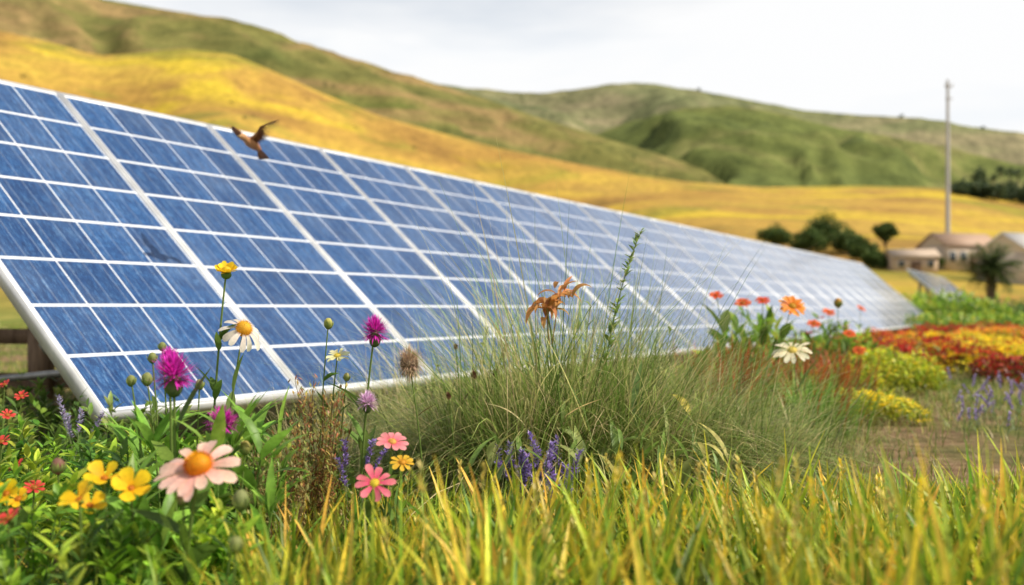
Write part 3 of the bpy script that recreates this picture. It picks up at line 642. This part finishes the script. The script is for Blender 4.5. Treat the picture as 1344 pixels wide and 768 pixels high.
def clump(px,py,y,r,k_=160):
    q=np.array([lx(px,y),y,lz(py,y)]);d=rng.normal(0,1,(k_,3));d/=np.linalg.norm(d,axis=1)[:,None];b=q+d*r*(rng.random((k_,1))**.4)*[1,1,.8]
    cc=pick([(.04,.065,.03),(.06,.09,.04),(.085,.115,.05)],k_,.2);mb.add(*blades(b,rng.uniform(0,6.28,k_),r*.5,r*.3,rng.uniform(.2,2,k_),.5,cc,cc*1.2,2,'leaf',rng.normal(0,.6,k_)))
    tube(mb,[q-[0,0,r*1.6],q],r*.12,r*.06,[.1,.07,.05],n=5)
for i in range(70):
    px=rng.uniform(1255,1380);y=255+rng.uniform(-10,12);py=np.interp(px,[1200,1344],[243,262])-rng.uniform(-3,6)*np.interp(px,[1250,1330],[.5,2])
    clump(px,py,y,rng.uniform(1.2,2.8),110)
for i in range(22): clump(rng.uniform(1275,1370),rng.uniform(222,246),rng.uniform(425,470),rng.uniform(1.5,3.5),90)
mb.build('distant_trees',MT)
mb=MB()
for px,py,y in((917,118,800),(905,120,800),(1183,152,800),(1290,168,800)):
    clump(px,py,y,y*.0025,90)
for i in range(40):
    u=rng.uniform(-200,800);yy=rng.uniform(170,255);x=lx(u,yy)
    q_=float(gz(x,yy));r=rng.uniform(.3,.7);clump(u,HZ-(q_+r*.3-CZ)/yy*F,yy,r,40)
mb.build('distant_trees',MT)
xp=lx(1300,60);zp=float(gz(xp,60));e=bpy.data.objects.new('palm_tree',None);sc.collection.objects.link(e)
mb=MB();tube(mb,[(xp,60,zp-.2),(xp+.1,60,zp+.8),(xp,60,zp+1.7)],.28,.22,[.14,.09,.06],n=9)
for i in range(50): ball(mb,(xp+.24*math.cos(i*2.4),60+.24*math.sin(i*2.4),zp+i*.033),(.08,.08,.05),[.16,.11,.06],None,5,4)
mb.build('trunk',MS,e)
mb=MB();top=np.array([xp,60,zp+1.9])
for i in range(110):
    az=rng.uniform(0,6.28);ln=rng.uniform(-.1,2.3);L_=rng.uniform(1.4,1.95);bn=rng.uniform(.3,1.0)
    s_=12;am=ln+bn*np.linspace(0,1,s_);h_=np.cumsum(np.sin(am))*L_/s_;z_=np.cumsum(np.cos(am))*L_/s_
    pts=top+np.stack([h_*np.cos(az),h_*np.sin(az),z_],1);tube(mb,pts,.02,.008,[.12,.16,.05],n=4)
    for sgn in(-1,1):
        b=np.repeat(pts,3,0);k_=len(b);c=pick([(.07,.12,.04),(.12,.18,.06),(.18,.24,.09)],k_,.2)
        mb.add(*blades(b,az+sgn*.9+rng.normal(0,.15,k_),rng.uniform(.3,.5,k_),.06,rng.uniform(.9,1.5,k_),.7,c,c*1.2,2,'leaf'))
mb.build('fronds',MT,e)
# ---------------------------------------------------------------- houses
def house(name,px,y,w,d,hw,hr,wall,roof,rotz=.3,wins=3):
    x=lx(px,y);z=float(gz(x,y))-.3;e=bpy.data.objects.new(name,None);sc.collection.objects.link(e)
    R=np.array([[math.cos(rotz),-math.sin(rotz),0],[math.sin(rotz),math.cos(rotz),0],[0,0,1]]);off=np.array([x,y,z])
    mb=MB();box(mb,(0,0,hw/2),(w,d,hw),wall,R,off)
    V=np.array([[-w/2,-d/2,hw],[-w/2,d/2,hw],[-w/2,0,hw+hr-.1],[-w/2,0,hw+hr-.1],[w/2,-d/2,hw],[w/2,d/2,hw],[w/2,0,hw+hr-.1],[w/2,0,hw+hr-.1]],float)
    mb.add(V,np.array([[0,1,2,3],[4,5,6,7]]),np.tile(wall,(8,1)),R,off);mb.build('walls',MS,e,False)
    mb=MB();sl=math.hypot(d/2+.3,hr);an=math.atan2(hr,d/2)
    for s_ in(-1,1):
        a=-s_*an;Rx=np.array([[1,0,0],[0,math.cos(a),-math.sin(a)],[0,math.sin(a),math.cos(a)]])
        V0=MB();box(V0,(0,0,0),(w+.5,sl,.12),roof);V=V0.V[0]@Rx.T+np.array([0,s_*(d/4+.08),hw+hr/2-.02])
        mb.add(V,V0.F[0],V0.C[0],R,off)
    mb.build('roof',MS,e,False)
    mb=MB()
    for i in range(wins):
        xx=-w/2+w*(i+.5)/wins
        if i==wins//2: continue
        box(mb,(xx,-d/2-.02,hw*.55),(w*.11,.06,hw*.36),(.04,.05,.06),R,off)
    mb.build('windows',MS,e,False)
    mb=MB()
    for i in range(wins):
        xx=-w/2+w*(i+.5)/wins
        if i==wins//2: continue
        for dx in(-1,1): box(mb,(xx+dx*w*.062,-d/2-.03,hw*.55),(w*.012,.09,hw*.42),(.6,.58,.55),R,off)
        box(mb,(xx,-d/2-.035,hw*.75),(w*.11,.09,hw*.04),(.6,.58,.55),R,off)
    mb.build('window_frames',MS,e,False)
    mb=MB();box(mb,(-w/2+w*(wins//2+.5)/wins,-d/2-.02,hw*.36),(1.0,.07,hw*.68),(.16,.09,.05),R,off);mb.build('door',MS,e,False)
house('farmhouse',1258,100,6.6,4.2,2.6,1.3,(.60,.47,.34),(.42,.28,.19),.3,5)
house('farm_shed',1196,96,4.2,3,1.7,.7,(.52,.38,.26),(.46,.36,.27),-.1,3)
house('barn',1345,84,6,5,2.8,1.7,(.58,.49,.40),(.60,.57,.53),.5,3)
yp=110;xq=lx(1244,yp);zq=float(gz(xq,yp));hp=lz(105,yp)-zq
e=bpy.data.objects.new('utility_pole',None);sc.collection.objects.link(e)
mb=MB();tube(mb,[(xq,yp,zq-.5),(xq,yp,zq+hp*.5),(xq,yp,zq+hp)],.28,.15,[.42,.41,.40],n=10);mb.build('pole',MS,e)
mb=MB();box(mb,(xq,yp-.3,zq+hp-.8),(.9,.14,.14),[.3,.28,.26]);box(mb,(xq,yp-.3,zq+hp-2.2),(.8,.12,.12),[.3,.28,.26])
for dx in(-.4,.4): ball(mb,(xq+dx,yp-.3,zq+hp-.6),(.08,.08,.16),[.5,.5,.5],None,6,5)
mb.build('crossarms',MS,e)
# ---------------------------------------------------------------- bird
yb=4.2;B=head(330,187,yb);e=bpy.data.objects.new('flying_bird',None);sc.collection.objects.link(e)
BR=(.30,.12,.045);DK=(.13,.06,.03);LT=(.55,.30,.14)
fwd=np.array([-.38,-.85,.05]);fwd/=np.linalg.norm(fwd);rt=np.cross(fwd,[0,0,1]);rt/=np.linalg.norm(rt);up=np.cross(rt,fwd)
S_=1.25
RB_=np.stack([fwd,-rt,up],1)*S_
mb=MB();xs=np.array([-.050,-.042,-.025,-.005,.015,.028,.036,.044,.052,.058,.062]);rr=np.array([.004,.008,.013,.016,.015,.011,.010,.0115,.010,.006,.001])*1.1
zz=np.array([-.020,-.016,-.010,-.004,0,.004,.007,.009,.010,.009,.008])
tube(mb,np.stack([xs,0*xs,zz],1),rr,None,BR,LT,12,RB_,B)
tube(mb,[(.060,0,0.0085),(.067,0,.008),(.073,0,.006)],.0032,.0005,(.35,.22,.06),n=6,R=RB_,off=B)
for s_ in(-1,1): ball(mb,B+RB_@np.array([.051,s_*.0085,.012]),.0024,(.01,.01,.01),None,6,5)
mb.build('body',MS,e)
mb=MB();n=9;a=pi+np.linspace(-.45,.45,n)
V,Fc,C=blades(np.stack([np.full(n,-.042),np.linspace(.006,-.006,n),np.linspace(-.016,-.015,n)],1),a,.045,.011,2.2,.15,var(BR,n),var(DK,n),4,'petal');mb.add(V,Fc,C,RB_,B);mb.build('tail',MS,e)
for s_,nm in((1,'wing_left'),(-1,'wing_right')):
    mb=MB()
    sh=np.array([.016,s_*.010,.008]);el=sh+np.array([-.008,s_*.020,.018]);wr=el+np.array([.010,s_*.022,.020]);tip=wr+np.array([-.014,s_*.030,.016])
    arm=np.array([sh,(sh+el)/2,el,(el+wr)/2,wr,(wr+tip)/2,tip]);tube(mb,arm,.006,.002,BR,DK,7,RB_,B)
    m_=24;f=np.linspace(0,1,m_);ii=f*6;i0=np.minimum(ii.astype(int),5);bb=arm[i0]+(arm[i0+1]-arm[i0])*(ii-i0)[:,None]
    sweep=np.interp(f,[0,.55,1],[pi,pi-s_*.5,pi-s_*1.25]);LL=np.interp(f,[0,.5,.9,1],[.034,.042,.048,.036])
    V,Fc,C=blades(bb,sweep,LL,.011,np.interp(f,[0,.6,1],[2.2,2.2,1.3]),-.2,var(BR,m_,.15),var(DK,m_,.2),4,'grass');mb.add(V,Fc,C,RB_,B)
    m2=17;bb2=bb[:m2]+[.002,0,.002];V,Fc,C=blades(bb2,sweep[:m2],LL[:m2]*.5,.010,1.9,-.1,var(LT,m2,.2),var(BR,m2,.2),3,'leaf');mb.add(V,Fc,C,RB_,B)
    mb.build(nm,MS,e)
# ---------------------------------------------------------------- light
az=math.radians(106);el=math.radians(46)
sd=Vector((math.sin(az)*math.cos(el),math.cos(az)*math.cos(el),math.sin(el)))
sl=bpy.data.lights.new('sun','SUN');sl.energy=5.0;sl.angle=math.radians(.6);sl.color=(1,.91,.76)
so=bpy.data.objects.new('sun',sl);sc.collection.objects.link(so);so.rotation_euler=sd.to_track_quat('Z','Y').to_euler()
w=bpy.data.worlds.new('World');sc.world=w;w.use_nodes=True;t=w.node_tree;t.nodes.clear()
o=t.nodes.new('ShaderNodeOutputWorld');bg=t.nodes.new('ShaderNodeBackground');sky=t.nodes.new('ShaderNodeTexSky');sky.sky_type='NISHITA';sky.sun_disc=False;sky.sun_elevation=el;sky.sun_rotation=az;sky.dust_density=2.5
tc=t.nodes.new('ShaderNodeTexCoord');G=tc.outputs['Generated']
sp=t.nodes.new('ShaderNodeSeparateXYZ');t.links.new(G,sp.inputs[0])
nz=noise_chain(t,2.4,5,mapping(t,G,(1,1,4.5)),.5,.3)
cf=mathn(t,'ADD',mapr(t,nz,.3,.7,0,.35),mapr(t,sp.outputs[2],.22,.6,.95,-.05))
cf=mathn(t,'MINIMUM',mathn(t,'MAXIMUM',cf,.1),1.)
cl=ramp(t,nz,[(.36,(.87,.91,.955)),(.52,(.97,.975,.98))])
vm=t.nodes.new('ShaderNodeVectorMath');vm.operation='SCALE';vm.inputs['Scale'].default_value=10.2;t.links.new(cl,vm.inputs[0])
t.links.new(mixc(t,cf,sky.outputs[0],vm.outputs[0]),bg.inputs[0]);bg.inputs[1].default_value=.1
t.links.new(bg.outputs[0],o.inputs[0])
# ---------------------------------------------------------------- camera
cd=bpy.data.cameras.new('camera');co=bpy.data.objects.new('camera',cd);sc.collection.objects.link(co);sc.camera=co
co.location=(0,0,CZ);co.rotation_euler=(pi/2,0,0);cd.sensor_width=36;cd.lens=F/1344*36;cd.shift_y=21/1344
cd.clip_start=.05;cd.clip_end=6000;cd.dof.use_dof=True;cd.dof.focus_distance=2.35;cd.dof.aperture_fstop=2.4
sc.view_settings.view_transform='Standard';sc.view_settings.look='None';sc.view_settings.exposure=0
